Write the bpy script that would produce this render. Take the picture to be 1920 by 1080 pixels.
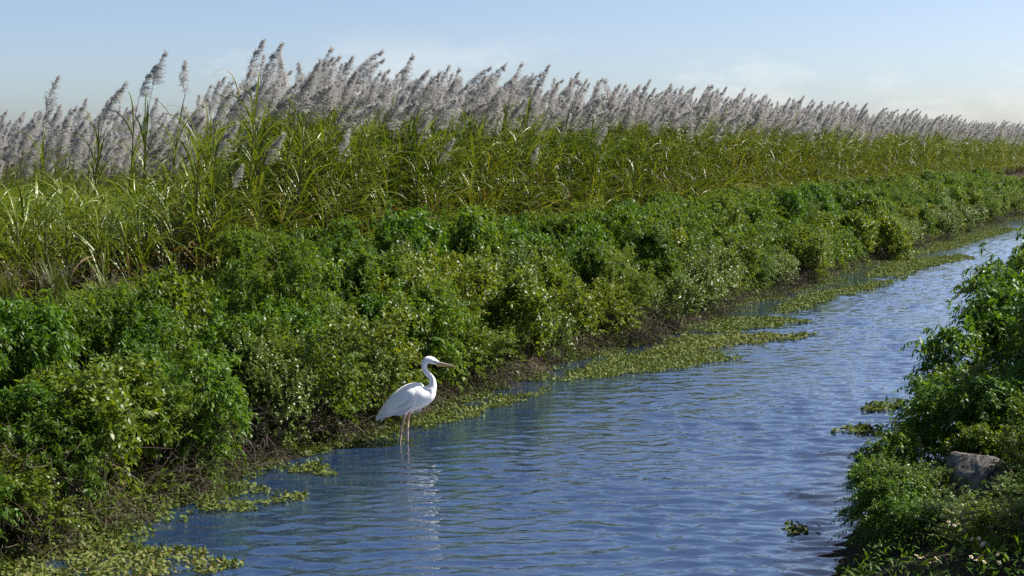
import bpy, math
import numpy as np
from mathutils import Vector, Matrix, Euler

R = math.radians
for o in list(bpy.data.objects):
    bpy.data.objects.remove(o)
scene = bpy.context.scene
COL = scene.collection

# ------------------------------------------------------------------ camera
CAM_H = 4.0
FPX = 2667.0                       # focal length in 1920-wide pixels (50 mm on 36 mm)
HORIZON = 275.0
PITCH = math.atan((540 - HORIZON) / FPX)
cam_d = bpy.data.cameras.new('camera')
cam_d.lens = 50.0
cam_d.sensor_width = 36.0
cam_d.clip_start = 0.1
cam_d.clip_end = 20000
cam = bpy.data.objects.new('camera', cam_d)
cam.location = (0, 0, CAM_H)
cam.rotation_euler = (math.pi / 2 - PITCH, 0, 0)
COL.objects.link(cam)
scene.camera = cam

# ------------------------------------------------------------------ sky and sun
SUN_AZ, SUN_EL = R(75), R(47)      # azimuth clockwise from the view direction (+Y)
world = bpy.data.worlds.new('World')
scene.world = world
world.use_nodes = True
wn, wl = world.node_tree.nodes, world.node_tree.links
wn.clear()
sky = wn.new('ShaderNodeTexSky')
sky.sky_type = 'NISHITA'
sky.sun_disc = False
sky.sun_elevation = SUN_EL
sky.sun_rotation = SUN_AZ
sky.altitude = 0
sky.air_density = 0.62
sky.dust_density = 1.3
sky.ozone_density = 1.1
bg = wn.new('ShaderNodeBackground')
bg.inputs['Strength'].default_value = 0.082
out = wn.new('ShaderNodeOutputWorld')
# thin low clouds, the same all the way round the horizon
tc = wn.new('ShaderNodeTexCoord')
sep = wn.new('ShaderNodeSeparateXYZ')
wl.new(tc.outputs['Generated'], sep.inputs[0])
mp = wn.new('ShaderNodeMapping')
mp.inputs['Scale'].default_value = (1, 1, 2.6)
mp.inputs['Location'].default_value = (0.31, 0.12, 0.0)
wl.new(tc.outputs['Generated'], mp.inputs[0])
nz = wn.new('ShaderNodeTexNoise')
nz.inputs['Scale'].default_value = 7.0
nz.inputs['Detail'].default_value = 9
nz.inputs['Roughness'].default_value = 0.62
wl.new(mp.outputs[0], nz.inputs['Vector'])
cr = wn.new('ShaderNodeMapRange')
cr.interpolation_type = 'SMOOTHSTEP'
cr.inputs[1].default_value = 0.47
cr.inputs[2].default_value = 0.63
wl.new(nz.outputs['Fac'], cr.inputs[0])
band = wn.new('ShaderNodeMapRange')
band.interpolation_type = 'SMOOTHSTEP'
band.inputs[1].default_value = 0.085
band.inputs[2].default_value = 0.05
wl.new(sep.outputs['Z'], band.inputs[0])
mul = wn.new('ShaderNodeMath'); mul.operation = 'MULTIPLY'
wl.new(cr.outputs[0], mul.inputs[0]); wl.new(band.outputs[0], mul.inputs[1])
mul2 = wn.new('ShaderNodeMath'); mul2.operation = 'MULTIPLY'
mul2.inputs[1].default_value = 0.3
wl.new(mul.outputs[0], mul2.inputs[0])
cmix = wn.new('ShaderNodeMix'); cmix.data_type = 'RGBA'
wl.new(mul2.outputs[0], cmix.inputs[0])
wl.new(sky.outputs[0], cmix.inputs[6])
cmix.inputs[7].default_value = (6.7, 6.6, 6.4, 1)
wl.new(cmix.outputs[2], bg.inputs['Color'])
wl.new(bg.outputs[0], out.inputs[0])

sun_d = bpy.data.lights.new('sun', 'SUN')
sun_d.energy = 5.0
sun_d.angle = R(0.55)
sun_d.color = (1.0, 0.95, 0.86)
sun = bpy.data.objects.new('sun', sun_d)
sv = Vector((math.sin(SUN_AZ) * math.cos(SUN_EL), math.cos(SUN_AZ) * math.cos(SUN_EL), math.sin(SUN_EL)))
sun.rotation_euler = sv.to_track_quat('Z', 'Y').to_euler()
sun.location = sv * 60
COL.objects.link(sun)

scene.view_settings.view_transform = 'Standard'
scene.view_settings.look = 'None'
scene.view_settings.exposure = 1.0
scene.view_settings.gamma = 1.0
scene.render.engine = 'CYCLES'
scene.cycles.use_denoising = False
scene.cycles.max_bounces = 5
scene.cycles.diffuse_bounces = 2
scene.cycles.glossy_bounces = 3
scene.cycles.transmission_bounces = 4
scene.cycles.sample_clamp_indirect = 6.0

# ------------------------------------------------------------------ layout: canal frame (s along, t to the left)
TH = R(26.5)
DIR = np.array([math.sin(TH), math.cos(TH)])
NRM = np.array([-math.cos(TH), math.sin(TH)])
Z_FIELD = 1.6
T_CANE = 16.2


def st(s, t):
    s = np.asarray(s, float); t = np.asarray(t, float)
    return np.stack([s * DIR[0] + t * NRM[0], s * DIR[1] + t * NRM[1]], -1)


def to_st(xy):
    xy = np.asarray(xy, float)
    return xy @ DIR, xy @ NRM


def at(px, py, z=0.0):
    """world point on the level z seen at a photograph pixel"""
    cx, cy = (px - 960) / FPX, (540 - py) / FPX
    c, s_ = math.cos(PITCH), math.sin(PITCH)
    d = np.array([cx, c + cy * s_, -s_ + cy * c])
    k = (z - CAM_H) / d[2]
    return np.array([0, 0, CAM_H]) + d * k


def pix(p):
    p = np.atleast_2d(np.asarray(p, float)) - np.array([0, 0, CAM_H])
    c, s_ = math.cos(PITCH), math.sin(PITCH)
    depth = p[:, 1] * c - p[:, 2] * s_
    up = p[:, 1] * s_ + p[:, 2] * c
    return 960 + FPX * p[:, 0] / depth, 540 - FPX * up / depth, depth


def smooth(a, b, x):
    k = np.clip((x - a) / (b - a), 0, 1)
    return k * k * (3 - 2 * k)


def wob(s, f, ph):
    return np.sin(s * f + ph) * 0.5 + np.sin(s * f * 2.3 + ph * 1.7) * 0.3 + np.sin(s * f * 4.9 + ph * 0.6) * 0.2


def shore_l(s):
    return 10.7 + 0.45 * wob(np.asarray(s, float), 0.55, 1.3) - 0.6 * smooth(15.5, 11.5, np.asarray(s, float))


def shore_r(s):
    return 3.0 + 0.3 * wob(np.asarray(s, float), 0.6, 0.4)


def ground_z(s, t):
    s = np.asarray(s, float); t = np.asarray(t, float)
    u = t - shore_l(s)
    left = np.where(u < 0, -0.9 * smooth(0, -3.0, u), Z_FIELD * (0.2 * smooth(0, 0.7, u) + 0.12 * smooth(0.4, 2.6, u) + 0.68 * smooth(1.8, 4.6, u)))
    v = shore_r(s) - t
    right = np.where(v < 0, -0.9 * smooth(0, -2.6, v), 1.25 * (0.45 * smooth(0, 0.9, v) + 0.55 * smooth(0.3, 3.0, v)))
    z = np.where(t > 6.8, left, right)
    return z


def put(s, t, dz=0.0):
    xy = st(s, t)
    return np.array([xy[0], xy[1], float(ground_z(s, t)) + dz])


# ------------------------------------------------------------------ mesh helpers
class Buf:
    def __init__(self):
        self.v, self.q, self.m, self.n = [], [], [], 0

    def add(self, v, q, mat=0):
        v = np.asarray(v, np.float32).reshape(-1, 3)
        q = np.asarray(q, np.int64).reshape(-1, 4) + self.n
        self.v.append(v); self.q.append(q)
        self.m.append(np.full(len(q), mat, np.int32))
        self.n += len(v)

    def mesh(self, name, mats, smooth_shade=True):
        v = np.concatenate(self.v); q = np.concatenate(self.q); mi = np.concatenate(self.m)
        me = bpy.data.meshes.new(name)
        me.vertices.add(len(v)); me.vertices.foreach_set('co', v.ravel())
        me.loops.add(len(q) * 4); me.loops.foreach_set('vertex_index', q.ravel().astype(np.int32))
        me.polygons.add(len(q))
        me.polygons.foreach_set('loop_start', np.arange(0, len(q) * 4, 4, dtype=np.int32))
        me.polygons.foreach_set('material_index', mi)
        me.polygons.foreach_set('use_smooth', np.full(len(q), smooth_shade))
        for m in mats:
            me.materials.append(m)
        me.update(calc_edges=True)
        return me


def nrmz(a):
    return a / np.maximum(np.linalg.norm(a, axis=-1, keepdims=True), 1e-9)


def ribbons(buf, P, S, mat=0, fold=None):
    """P (K,N,3) centre lines, S (K,N,3) half-width vectors; fold (K,N,3) lifts the edges into a V"""
    K, N = P.shape[:2]
    if fold is None:
        V = np.stack([P - S, P + S], 2)
        C = 2
    else:
        V = np.stack([P - S + fold, P, P + S + fold], 2)
        C = 3
    k = np.arange(K)[:, None, None]; i = np.arange(N - 1)[None, :, None]; c = np.arange(C - 1)[None, None, :]
    a = (k * N + i) * C + c
    q = np.stack([a, a + 1, a + 1 + C, a + C], -1)
    buf.add(V, q, mat)


def leaves(buf, base, d, n, L, W, prof=(0.12, 0.95, 0.75, 0.0), bend=0.25, mat=0):
    """many simple leaves: base, direction, normal (K,3), length and half width (K,)"""
    prof = np.asarray(prof, float)
    N = len(prof)
    tau = np.linspace(0, 1, N)
    d = nrmz(d); side = nrmz(np.cross(d, n)); n2 = np.cross(side, d)
    P = base[:, None] + d[:, None] * (L[:, None, None] * tau[None, :, None]) \
        - n2[:, None] * (L[:, None, None] * bend * (tau ** 2)[None, :, None])
    S = side[:, None] * (W[:, None, None] * prof[None, :, None])
    ribbons(buf, P, S, mat)


def tube(buf, pts, rad, sides=6, mat=0, cap=True):
    pts = np.asarray(pts, float); rad = np.asarray(rad, float)
    if rad.ndim == 0:
        rad = np.full(len(pts), float(rad))
    T = nrmz(np.gradient(pts, axis=0))
    ref = np.array([0.31, 0.87, 0.22]) if abs(T[0] @ nrmz(np.array([0.31, 0.87, 0.22]))) < 0.85 else np.array([0.9, 0.1, 0.3])
    A = nrmz(np.cross(T, ref)); B = np.cross(T, A)
    ang = np.linspace(0, 2 * np.pi, sides, endpoint=False)
    V = pts[:, None] + rad[:, None, None] * (A[:, None] * np.cos(ang)[None, :, None] + B[:, None] * np.sin(ang)[None, :, None])
    N = len(pts)
    i = np.arange(N - 1)[:, None]; j = np.arange(sides)[None, :]
    q = np.stack([i * sides + j, i * sides + (j + 1) % sides, (i + 1) * sides + (j + 1) % sides, (i + 1) * sides + j], -1)
    buf.add(V, q, mat)
    if cap and sides == 6:
        for e in (0, N - 1):
            b = e * sides
            buf.q.append(np.array([[b, b + 1, b + 2, b + 3], [b, b + 3, b + 4, b + 5]]) + (buf.n - N * sides))
            buf.m.append(np.full(2, mat, np.int32))


def bez(p0, p1, p2, n):
    k = np.linspace(0, 1, n)[:, None]
    return (1 - k) ** 2 * np.asarray(p0, float) + 2 * k * (1 - k) * np.asarray(p1, float) + k * k * np.asarray(p2, float)


def catmull(P, n):
    P = np.asarray(P, float)
    Q = np.vstack([2 * P[0] - P[1], P, 2 * P[-1] - P[-2]])
    res = []
    for i in range(len(P) - 1):
        a, b, c, d = Q[i:i + 4]
        for k in np.linspace(0, 1, n, endpoint=False):
            res.append(0.5 * (2 * b + (c - a) * k + (2 * a - 5 * b + 4 * c - d) * k * k + (3 * b - a - 3 * c + d) * k ** 3))
    res.append(P[-1])
    return np.array(res)


def link(name, me, parent=None, kind=None):
    o = bpy.data.objects.new(name, me)
    COL.objects.link(o)
    if parent is not None:
        o.parent = parent
    if kind:
        o['kind'] = kind
    return o


def thing(name, label, cat, loc=(0, 0, 0), rotz=0.0, group=None, scale=1.0):
    o = bpy.data.objects.new(name, None)
    COL.objects.link(o)
    o.empty_display_size = 0.1
    o.location = loc
    o.rotation_euler = (0, 0, rotz)
    o.scale = (scale, scale, scale) if np.isscalar(scale) else scale
    tag(o, label, cat, group)
    return o


def tag(o, label, cat, group=None):
    o['label'] = label
    o['category'] = cat
    if group:
        o['group'] = group


# ------------------------------------------------------------------ materials
def new_mat(name):
    m = bpy.data.materials.new(name)
    m.use_nodes = True
    nt = m.node_tree
    nt.nodes.clear()
    o = nt.nodes.new('ShaderNodeOutputMaterial')
    return m, nt, o


def ramp(nt, fac, cols):
    r = nt.nodes.new('ShaderNodeValToRGB')
    el = r.color_ramp.elements
    while len(el) < len(cols):
        el.new(0.5)
    for e, (p, c) in zip(el, cols):
        e.position = p
        e.color = (*c, 1)
    nt.links.new(fac, r.inputs[0])
    return r.outputs[0]


def leaf_mat(name, cols, trans=0.35, rough=0.4, spec=0.5, tcol=(1.25, 1.2, 0.45)):
    """leaf: colour differs from leaf to leaf; gloss and light coming through"""
    m, nt, o = new_mat(name)
    L = nt.links
    geo = nt.nodes.new('ShaderNodeNewGeometry')
    oi = nt.nodes.new('ShaderNodeObjectInfo')
    mx = nt.nodes.new('ShaderNodeMath'); mx.operation = 'MULTIPLY_ADD'
    mx.inputs[1].default_value = 0.45; 
    L.new(oi.outputs['Random'], mx.inputs[0])
    sc = nt.nodes.new('ShaderNodeMath'); sc.operation = 'MULTIPLY'; sc.inputs[1].default_value = 0.55
    L.new(geo.outputs['Random Per Island'], sc.inputs[0])
    L.new(sc.outputs[0], mx.inputs[2])
    col = ramp(nt, mx.outputs[0], cols)
    p = nt.nodes.new('ShaderNodeBsdfPrincipled')
    L.new(col, p.inputs['Base Color'])
    p.inputs['Roughness'].default_value = rough
    p.inputs['Specular IOR Level'].default_value = spec
    t = nt.nodes.new('ShaderNodeBsdfTranslucent')
    tm = nt.nodes.new('ShaderNodeMix'); tm.data_type = 'RGBA'; tm.blend_type = 'MULTIPLY'
    tm.inputs[0].default_value = 1.0
    L.new(col, tm.inputs[6]); tm.inputs[7].default_value = (*tcol, 1)
    L.new(tm.outputs[2], t.inputs['Color'])
    mix = nt.nodes.new('ShaderNodeMixShader')
    mix.inputs[0].default_value = trans
    L.new(p.outputs[0], mix.inputs[1]); L.new(t.outputs[0], mix.inputs[2])
    L.new(mix.outputs[0], o.inputs['Surface'])
    return m


def noise_mat(name, cols, scale=5.0, rough=0.8, bump=0.0, detail=6, spec=0.3, stretch=(1, 1, 1), bdist=0.02):
    m, nt, o = new_mat(name)
    L = nt.links
    tc_ = nt.nodes.new('ShaderNodeTexCoord')
    mp_ = nt.nodes.new('ShaderNodeMapping'); mp_.inputs['Scale'].default_value = stretch
    L.new(tc_.outputs['Object'], mp_.inputs[0])
    n = nt.nodes.new('ShaderNodeTexNoise')
    n.inputs['Scale'].default_value = scale; n.inputs['Detail'].default_value = detail
    n.inputs['Roughness'].default_value = 0.65
    L.new(mp_.outputs[0], n.inputs['Vector'])
    col = ramp(nt, n.outputs['Fac'], cols)
    p = nt.nodes.new('ShaderNodeBsdfPrincipled')
    L.new(col, p.inputs['Base Color'])
    p.inputs['Roughness'].default_value = rough
    p.inputs['Specular IOR Level'].default_value = spec
    if bump:
        b = nt.nodes.new('ShaderNodeBump'); b.inputs['Strength'].default_value = bump
        b.inputs['Distance'].default_value = bdist
        L.new(n.outputs['Fac'], b.inputs['Height']); L.new(b.outputs[0], p.inputs['Normal'])
    L.new(p.outputs[0], o.inputs['Surface'])
    return m


M = {}
M['cane_leaf'] = leaf_mat('cane_leaf', [(0.0, (0.04, 0.075, 0.010)), (0.3, (0.08, 0.13, 0.014)), (0.62, (0.14, 0.185, 0.022)), (0.85, (0.20, 0.21, 0.03)), (1.0, (0.30, 0.23, 0.07))], 0.34, 0.36, 0.5, (1.25, 1.2, 0.4))
M['cane_dry'] = leaf_mat('cane_dry', [(0.0, (0.06, 0.035, 0.014)), (0.6, (0.11, 0.075, 0.025)), (1.0, (0.20, 0.15, 0.05))], 0.3, 0.55, 0.3, (1.1, 0.9, 0.6))
M['cane_stalk'] = noise_mat('cane_stalk', [(0.3, (0.045, 0.035, 0.02)), (0.6, (0.09, 0.085, 0.03)), (0.8, (0.13, 0.12, 0.05))], 9, 0.5, stretch=(1, 1, 0.3))
M['plume'] = leaf_mat('plume', [(0.0, (0.33, 0.315, 0.305)), (0.5, (0.46, 0.445, 0.43)), (1.0, (0.60, 0.585, 0.565))], 0.5, 0.55, 0.3, (1, 1, 1))
M['plume_stem'] = leaf_mat('plume_stem', [(0.0, (0.10, 0.075, 0.065)), (1.0, (0.21, 0.17, 0.15))], 0.2, 0.6, 0.3, (1, 1, 1))
M['fennel'] = leaf_mat('fennel', [(0.0, (0.042, 0.095, 0.010)), (0.5, (0.078, 0.15, 0.012)), (0.85, (0.12, 0.19, 0.016)), (1.0, (0.17, 0.19, 0.03))], 0.48, 0.5, 0.3, (1.4, 1.2, 0.35))
M['shrub'] = leaf_mat('shrub', [(0.0, (0.055, 0.105, 0.012)), (0.5, (0.105, 0.165, 0.014)), (0.88, (0.16, 0.21, 0.02)), (1.0, (0.22, 0.19, 0.03))], 0.48, 0.42, 0.4, (1.35, 1.2, 0.35))
M['mound'] = leaf_mat('mound', [(0.0, (0.075, 0.125, 0.022)), (0.5, (0.115, 0.175, 0.032)), (1.0, (0.165, 0.22, 0.055))], 0.36, 0.42, 0.5)
M['hang'] = leaf_mat('hang', [(0.0, (0.042, 0.105, 0.011)), (0.5, (0.075, 0.165, 0.013)), (0.9, (0.13, 0.205, 0.017)), (1.0, (0.17, 0.20, 0.03))], 0.5, 0.45, 0.35, (1.4, 1.2, 0.35))
M['dead'] = leaf_mat('dead', [(0.0, (0.022, 0.017, 0.013)), (0.6, (0.055, 0.042, 0.031)), (1.0, (0.14, 0.11, 0.08))], 0.1, 0.75, 0.2, (1, 1, 1))
M['grass'] = leaf_mat('grass', [(0.0, (0.07, 0.10, 0.02)), (0.5, (0.12, 0.14, 0.035)), (1.0, (0.24, 0.20, 0.10))], 0.35, 0.45, 0.4)
M['weed'] = leaf_mat('weed', [(0.0, (0.05, 0.08, 0.015)), (0.5, (0.10, 0.135, 0.026)), (0.85, (0.15, 0.17, 0.045)), (1.0, (0.17, 0.13, 0.05))], 0.2, 0.6, 0.2)
M['bark'] = noise_mat('bark', [(0.3, (0.035, 0.027, 0.02)), (0.7, (0.10, 0.08, 0.06))], 14, 0.85, 0.4)
M['drift'] = noise_mat('drift', [(0.3, (0.20, 0.16, 0.11)), (0.7, (0.42, 0.35, 0.26))], 12, 0.8, 0.3, stretch=(1, 1, 1))
M['soil'] = noise_mat('soil', [(0.3, (0.012, 0.01, 0.007)), (0.55, (0.026, 0.022, 0.013)), (0.75, (0.035, 0.04, 0.015))], 3.0, 0.95, 0.6, 10, 0.1, bdist=0.06)
M['rock'] = noise_mat('rock', [(0.38, (0.045, 0.04, 0.04)), (0.48, (0.13, 0.12, 0.11)), (0.56, (0.20, 0.175, 0.145)), (0.66, (0.33, 0.29, 0.23))], 7.0, 0.9, 0.9, 12, 0.2, bdist=0.05)
M['feather'] = noise_mat('feather', [(0.3, (0.82, 0.82, 0.82)), (0.7, (0.88, 0.875, 0.87))], 40, 0.7, 0.12, stretch=(0.4, 1, 1.6), spec=0.2, bdist=0.004)
M['bill_orange'] = noise_mat('bill_orange', [(0.3, (0.68, 0.36, 0.10)), (0.7, (0.80, 0.46, 0.16))], 18, 0.4)
M['bill_grey'] = noise_mat('bill_grey', [(0.3, (0.22, 0.26, 0.27)), (0.7, (0.42, 0.40, 0.33))], 14, 0.4)
M['lore'] = noise_mat('lore', [(0.3, (0.20, 0.29, 0.33)), (0.7, (0.30, 0.38, 0.40))], 20, 0.5)
M['eye_yellow'] = noise_mat('eye_yellow', [(0.3, (0.55, 0.45, 0.06)), (0.7, (0.7, 0.58, 0.1))], 20, 0.2)
M['eye_black'] = noise_mat('eye_black', [(0.3, (0.01, 0.01, 0.01)), (0.7, (0.02, 0.02, 0.02))], 20, 0.1)
M['leg_tan'] = noise_mat('leg_tan', [(0.3, (0.55, 0.34, 0.23)), (0.7, (0.66, 0.44, 0.32))], 22, 0.55)
M['leg_grey'] = noise_mat('leg_grey', [(0.3, (0.34, 0.25, 0.23)), (0.7, (0.50, 0.38, 0.34))], 22, 0.55)
M['petal'] = leaf_mat('petal', [(0, (0.46, 0.41, 0.30)), (1, (0.62, 0.57, 0.46))], 0.3, 0.6, 0.2, (1, 1, 1))
M['floret'] = noise_mat('floret', [(0.3, (0.45, 0.25, 0.03)), (0.7, (0.55, 0.34, 0.05))], 60, 0.7)

M['flight'] = leaf_mat('flight', [(0.0, (0.50, 0.50, 0.51)), (0.6, (0.78, 0.78, 0.78)), (1.0, (0.88, 0.88, 0.87))], 0.08, 0.6, 0.2, (1, 1, 1))

# water: dark body, wind ripples
m, nt, o = new_mat('water')
L = nt.links
tcw = nt.nodes.new('ShaderNodeTexCoord')
heights = []
for scl, stx, rot, wgt, det in ((2.7, (0.4, 1.25, 1), 3, 1.0, 3), (6.5, (0.42, 1.3, 1), -5, 0.42, 3), (0.6, (0.5, 1.2, 1), 8, 0.9, 2)):
    mpw = nt.nodes.new('ShaderNodeMapping')
    mpw.inputs['Scale'].default_value = stx
    mpw.inputs['Rotation'].default_value = (0, 0, R(rot))
    L.new(tcw.outputs['Object'], mpw.inputs[0])
    nw = nt.nodes.new('ShaderNodeTexNoise')
    nw.inputs['Scale'].default_value = scl; nw.inputs['Detail'].default_value = det
    nw.inputs['Roughness'].default_value = 0.5; nw.inputs['Distortion'].default_value = 0.3
    L.new(mpw.outputs[0], nw.inputs['Vector'])
    mm = nt.nodes.new('ShaderNodeMath'); mm.operation = 'MULTIPLY'; mm.inputs[1].default_value = wgt
    L.new(nw.outputs['Fac'], mm.inputs[0])
    heights.append(mm.outputs[0])
a1 = nt.nodes.new('ShaderNodeMath'); L.new(heights[0], a1.inputs[0]); L.new(heights[1], a1.inputs[1])
a2 = nt.nodes.new('ShaderNodeMath'); L.new(a1.outputs[0], a2.inputs[0]); L.new(heights[2], a2.inputs[1])
bw = nt.nodes.new('ShaderNodeBump'); bw.inputs['Strength'].default_value = 1.0; bw.inputs['Distance'].default_value = 0.022
L.new(a2.outputs[0], bw.inputs['Height'])
pw = nt.nodes.new('ShaderNodeBsdfPrincipled')
pw.inputs['Base Color'].default_value = (0.014, 0.034, 0.082, 1)
pw.inputs['Roughness'].default_value = 0.06
pw.inputs['IOR'].default_value = 1.6
pw.inputs['Coat Weight'].default_value = 1.0
pw.inputs['Coat IOR'].default_value = 1.8
pw.inputs['Coat Roughness'].default_value = 0.05
L.new(bw.outputs[0], pw.inputs['Coat Normal'])
L.new(bw.outputs[0], pw.inputs['Normal'])
L.new(pw.outputs[0], o.inputs['Surface'])
M['water'] = m

# ------------------------------------------------------------------ ground and water
sv_ = np.concatenate([np.array([-4000, -1000, -200, -60]), np.arange(-20, 140, 0.5), np.array([150, 180, 240, 400, 900, 2500, 8000])])
tv_ = np.concatenate([np.array([-8000, -1500, -200, -40, -10, -4]), np.arange(-1, 17.6, 0.3), np.array([19, 24, 40, 90, 300, 1500, 8000])])
S_, T_ = np.meshgrid(sv_, tv_, indexing='ij')
rng = np.random.default_rng(2)
Zg = ground_z(S_, T_) + rng.normal(0, 0.025, S_.shape) * ((T_ > -2) & (T_ < 18))
XY = st(S_, T_)
b = Buf()
ns, ntt = S_.shape
i, j = np.meshgrid(np.arange(ns - 1), np.arange(ntt - 1), indexing='ij')
q = np.stack([i * ntt + j, (i + 1) * ntt + j, (i + 1) * ntt + j + 1, i * ntt + j + 1], -1)[..., ::-1]
b.add(np.concatenate([XY, Zg[..., None]], -1), q)
g = link('ground', b.mesh('ground', [M['soil']]), kind='structure')

def ripple(x, y):
    """wind ripples: many short-crested waves running roughly towards the camera"""
    r = np.random.default_rng(8)
    h = np.zeros_like(x)
    patch = 0.78 + 0.42 * np.sin(x * 0.9 + 1.3 * np.sin(y * 0.35)) * np.sin(y * 0.55 + 0.8 * np.sin(x * 0.6))
    for i_ in range(90):
        lam = 0.125 * (0.5 / 0.125) ** (r.random() ** 1.5)
        a_ = r.normal(math.pi / 2 + 0.08, 0.32)
        k_ = 2 * math.pi / lam
        sl = 0.036 * r.uniform(0.6, 1.3)
        h += sl / k_ * np.sin(k_ * (x * math.cos(a_) + y * math.sin(a_)) + r.uniform(0, 6.28))
    return h * patch


b = Buf()
wt = np.concatenate([[1.6, 2.0], np.arange(2.4, 11.2, 0.045), [11.5, 12.0]])
ws = [-4000.0, -200.0, -20.0, 0.0, 6.0]
while ws[-1] < 100:
    ws.append(ws[-1] + 0.042 * max(1.0, (ws[-1] - 4) / 12))
ws = np.array(ws + [110, 150, 400, 2000, 8000])
S2, T2 = np.meshgrid(ws, wt, indexing='ij')
XYw = st(S2, T2)
fade = smooth(5, 9, S2) * smooth(112, 60, S2) * smooth(2.0, 2.8, T2) * smooth(11.4, 10.6, T2) * (0.16 + 0.84 * smooth(10.4, 7.6, T2))
P2 = np.concatenate([XYw, (ripple(XYw[..., 0], XYw[..., 1]) * fade)[..., None]], -1)
n1, n2 = S2.shape
i, j = np.meshgrid(np.arange(n1 - 1), np.arange(n2 - 1), indexing='ij')
q = np.stack([i * n2 + j, (i + 1) * n2 + j, (i + 1) * n2 + j + 1, i * n2 + j + 1], -1)[..., ::-1]
b.add(P2, q)
print('water quads', n1 * n2)
link('water', b.mesh('water', [M['water']]), kind='structure')

# ------------------------------------------------------------------ sugarcane
rng = np.random.default_rng(11)


def cane_leaf(L_, w, phi0, phi1, pw_, twist, mat, name):
    N = 10
    tau = np.linspace(0, 1, N)
    phi = phi0 + (phi1 - phi0) * tau ** pw_
    dx = np.sin(phi) * L_ / (N - 1); dz = np.cos(phi) * L_ / (N - 1)
    x = np.concatenate([[0], np.cumsum(dx[:-1])]); z = np.concatenate([[0], np.cumsum(dz[:-1])])
    y = 0.06 * L_ * np.sin(tau * 2.2 + twist) * tau
    P = np.stack([x, y, z], -1)
    prof = w * np.clip(np.minimum(1, 0.45 + tau * 3), 0, 1) * (1 - tau ** 2.6)
    T = nrmz(np.gradient(P, axis=0))
    side0 = np.tile(np.array([0, 1.0, 0]), (N, 1))
    nn = np.cross(T, side0)
    tw = twist * tau
    side = side0 * np.cos(tw)[:, None] + nn * np.sin(tw)[:, None]
    up = -np.cross(T, side)
    S = side * prof[:, None]
    F = -up * (prof * 0.35)[:, None]
    bb = Buf()
    ribbons(bb, P[None], S[None], 0, F[None])
    return bb


leaf_bufs, dry_bufs = [], []
for k in range(12):
    Lf = rng.uniform(1.15, 1.75)
    leaf_bufs.append(cane_leaf(Lf, rng.uniform(0.013, 0.022), rng.uniform(0.15, 0.6), rng.uniform(1.7, 3.0), rng.uniform(1.1, 2.2), rng.normal(0, 0.9), 0, 'leaf'))
for k in range(5):
    dry_bufs.append(cane_leaf(rng.uniform(0.7, 1.2), rng.uniform(0.014, 0.022), rng.uniform(0.6, 1.2), rng.uniform(2.6, 3.2), 0.7, rng.normal(0, 1.5), 0, 'leaf'))
LEAF_ME = [x.mesh('leaf', [M['cane_leaf']]) for x in leaf_bufs]
DRY_ME = [x.mesh('dry_leaf', [M['cane_dry']]) for x in dry_bufs]


def plume_buf(seed, full=1.0):
    r = np.random.default_rng(seed)
    bb = Buf()
    n = 9
    tau = np.linspace(0, 1, n)
    lean = r.uniform(0.12, 0.42)
    ax = lambda t: np.stack([lean * t ** 1.7, 0.03 * np.sin(t * 3 + seed), t * (1 - 0.12 * lean)], -1)
    tube(bb, ax(tau), np.linspace(0.007, 0.002, n), 4, 1, False)
    K = int(84 * full)
    tb = np.sort(r.uniform(0.02, 0.985, K))
    base = ax(tb)
    Lb = (0.11 * (1.15 - tb) + 0.23 * np.sin(np.pi * np.clip(tb, 0, 1) ** 0.62) ** 0.8) * r.uniform(0.7, 1.2, K) * (1 - 0.45 * tb)
    az = r.uniform(0, 2 * np.pi, K)
    out_ = np.stack([np.cos(az), np.sin(az), np.zeros(K)], -1)
    d = np.stack([np.full(K, 0.25 + 0.3 * lean), np.zeros(K), np.full(K, 0.85)], -1) + out_ * r.uniform(0.35, 0.7, K)[:, None]
    d = nrmz(d)
    NB = 5
    tt = np.linspace(0, 1, NB)
    P = base[:, None] + d[:, None] * (Lb[:, None, None] * tt[None, :, None])
    P[..., 2] -= Lb[:, None] * (r.uniform(0.25, 0.6, K)[:, None]) * tt[None] ** 2.2
    P[..., 0] += Lb[:, None] * 0.28 * tt[None] ** 2
    T = nrmz(np.gradient(P, axis=1))
    side = nrmz(np.cross(T, r.normal(size=(K, 1, 3))))
    ribbons(bb, P, side * (0.0022 * (1 - 0.6 * tt))[None, :, None], 1)
    # silky hairs along every branch
    H = 16
    th = r.uniform(0.12, 1.0, (K, H))
    idx = np.clip((th * (NB - 1)).astype(int), 0, NB - 2)
    fr = th * (NB - 1) - idx
    kk = np.arange(K)[:, None]
    hb = P[kk, idx] * (1 - fr[..., None]) + P[kk, idx + 1] * fr[..., None]
    ht = T[kk, idx]
    hd = ht * 0.9 + r.normal(0, 0.42, (K, H, 3)) + np.array([0.22, 0, -0.12])
    hb = hb.reshape(-1, 3); hd = hd.reshape(-1, 3)
    leaves(bb, hb, hd, r.normal(size=hb.shape), r.uniform(0.06, 0.115, len(hb)), r.uniform(0.0022, 0.0042, len(hb)),
           prof=(0.5, 1.0, 0.1), bend=0.2, mat=0)
    return bb


PLUME_B = [plume_buf(100 + k) for k in range(10)]
PLUME_ME = [x.mesh('plume', [M['plume'], M['plume_stem']]) for x in PLUME_B]


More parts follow.
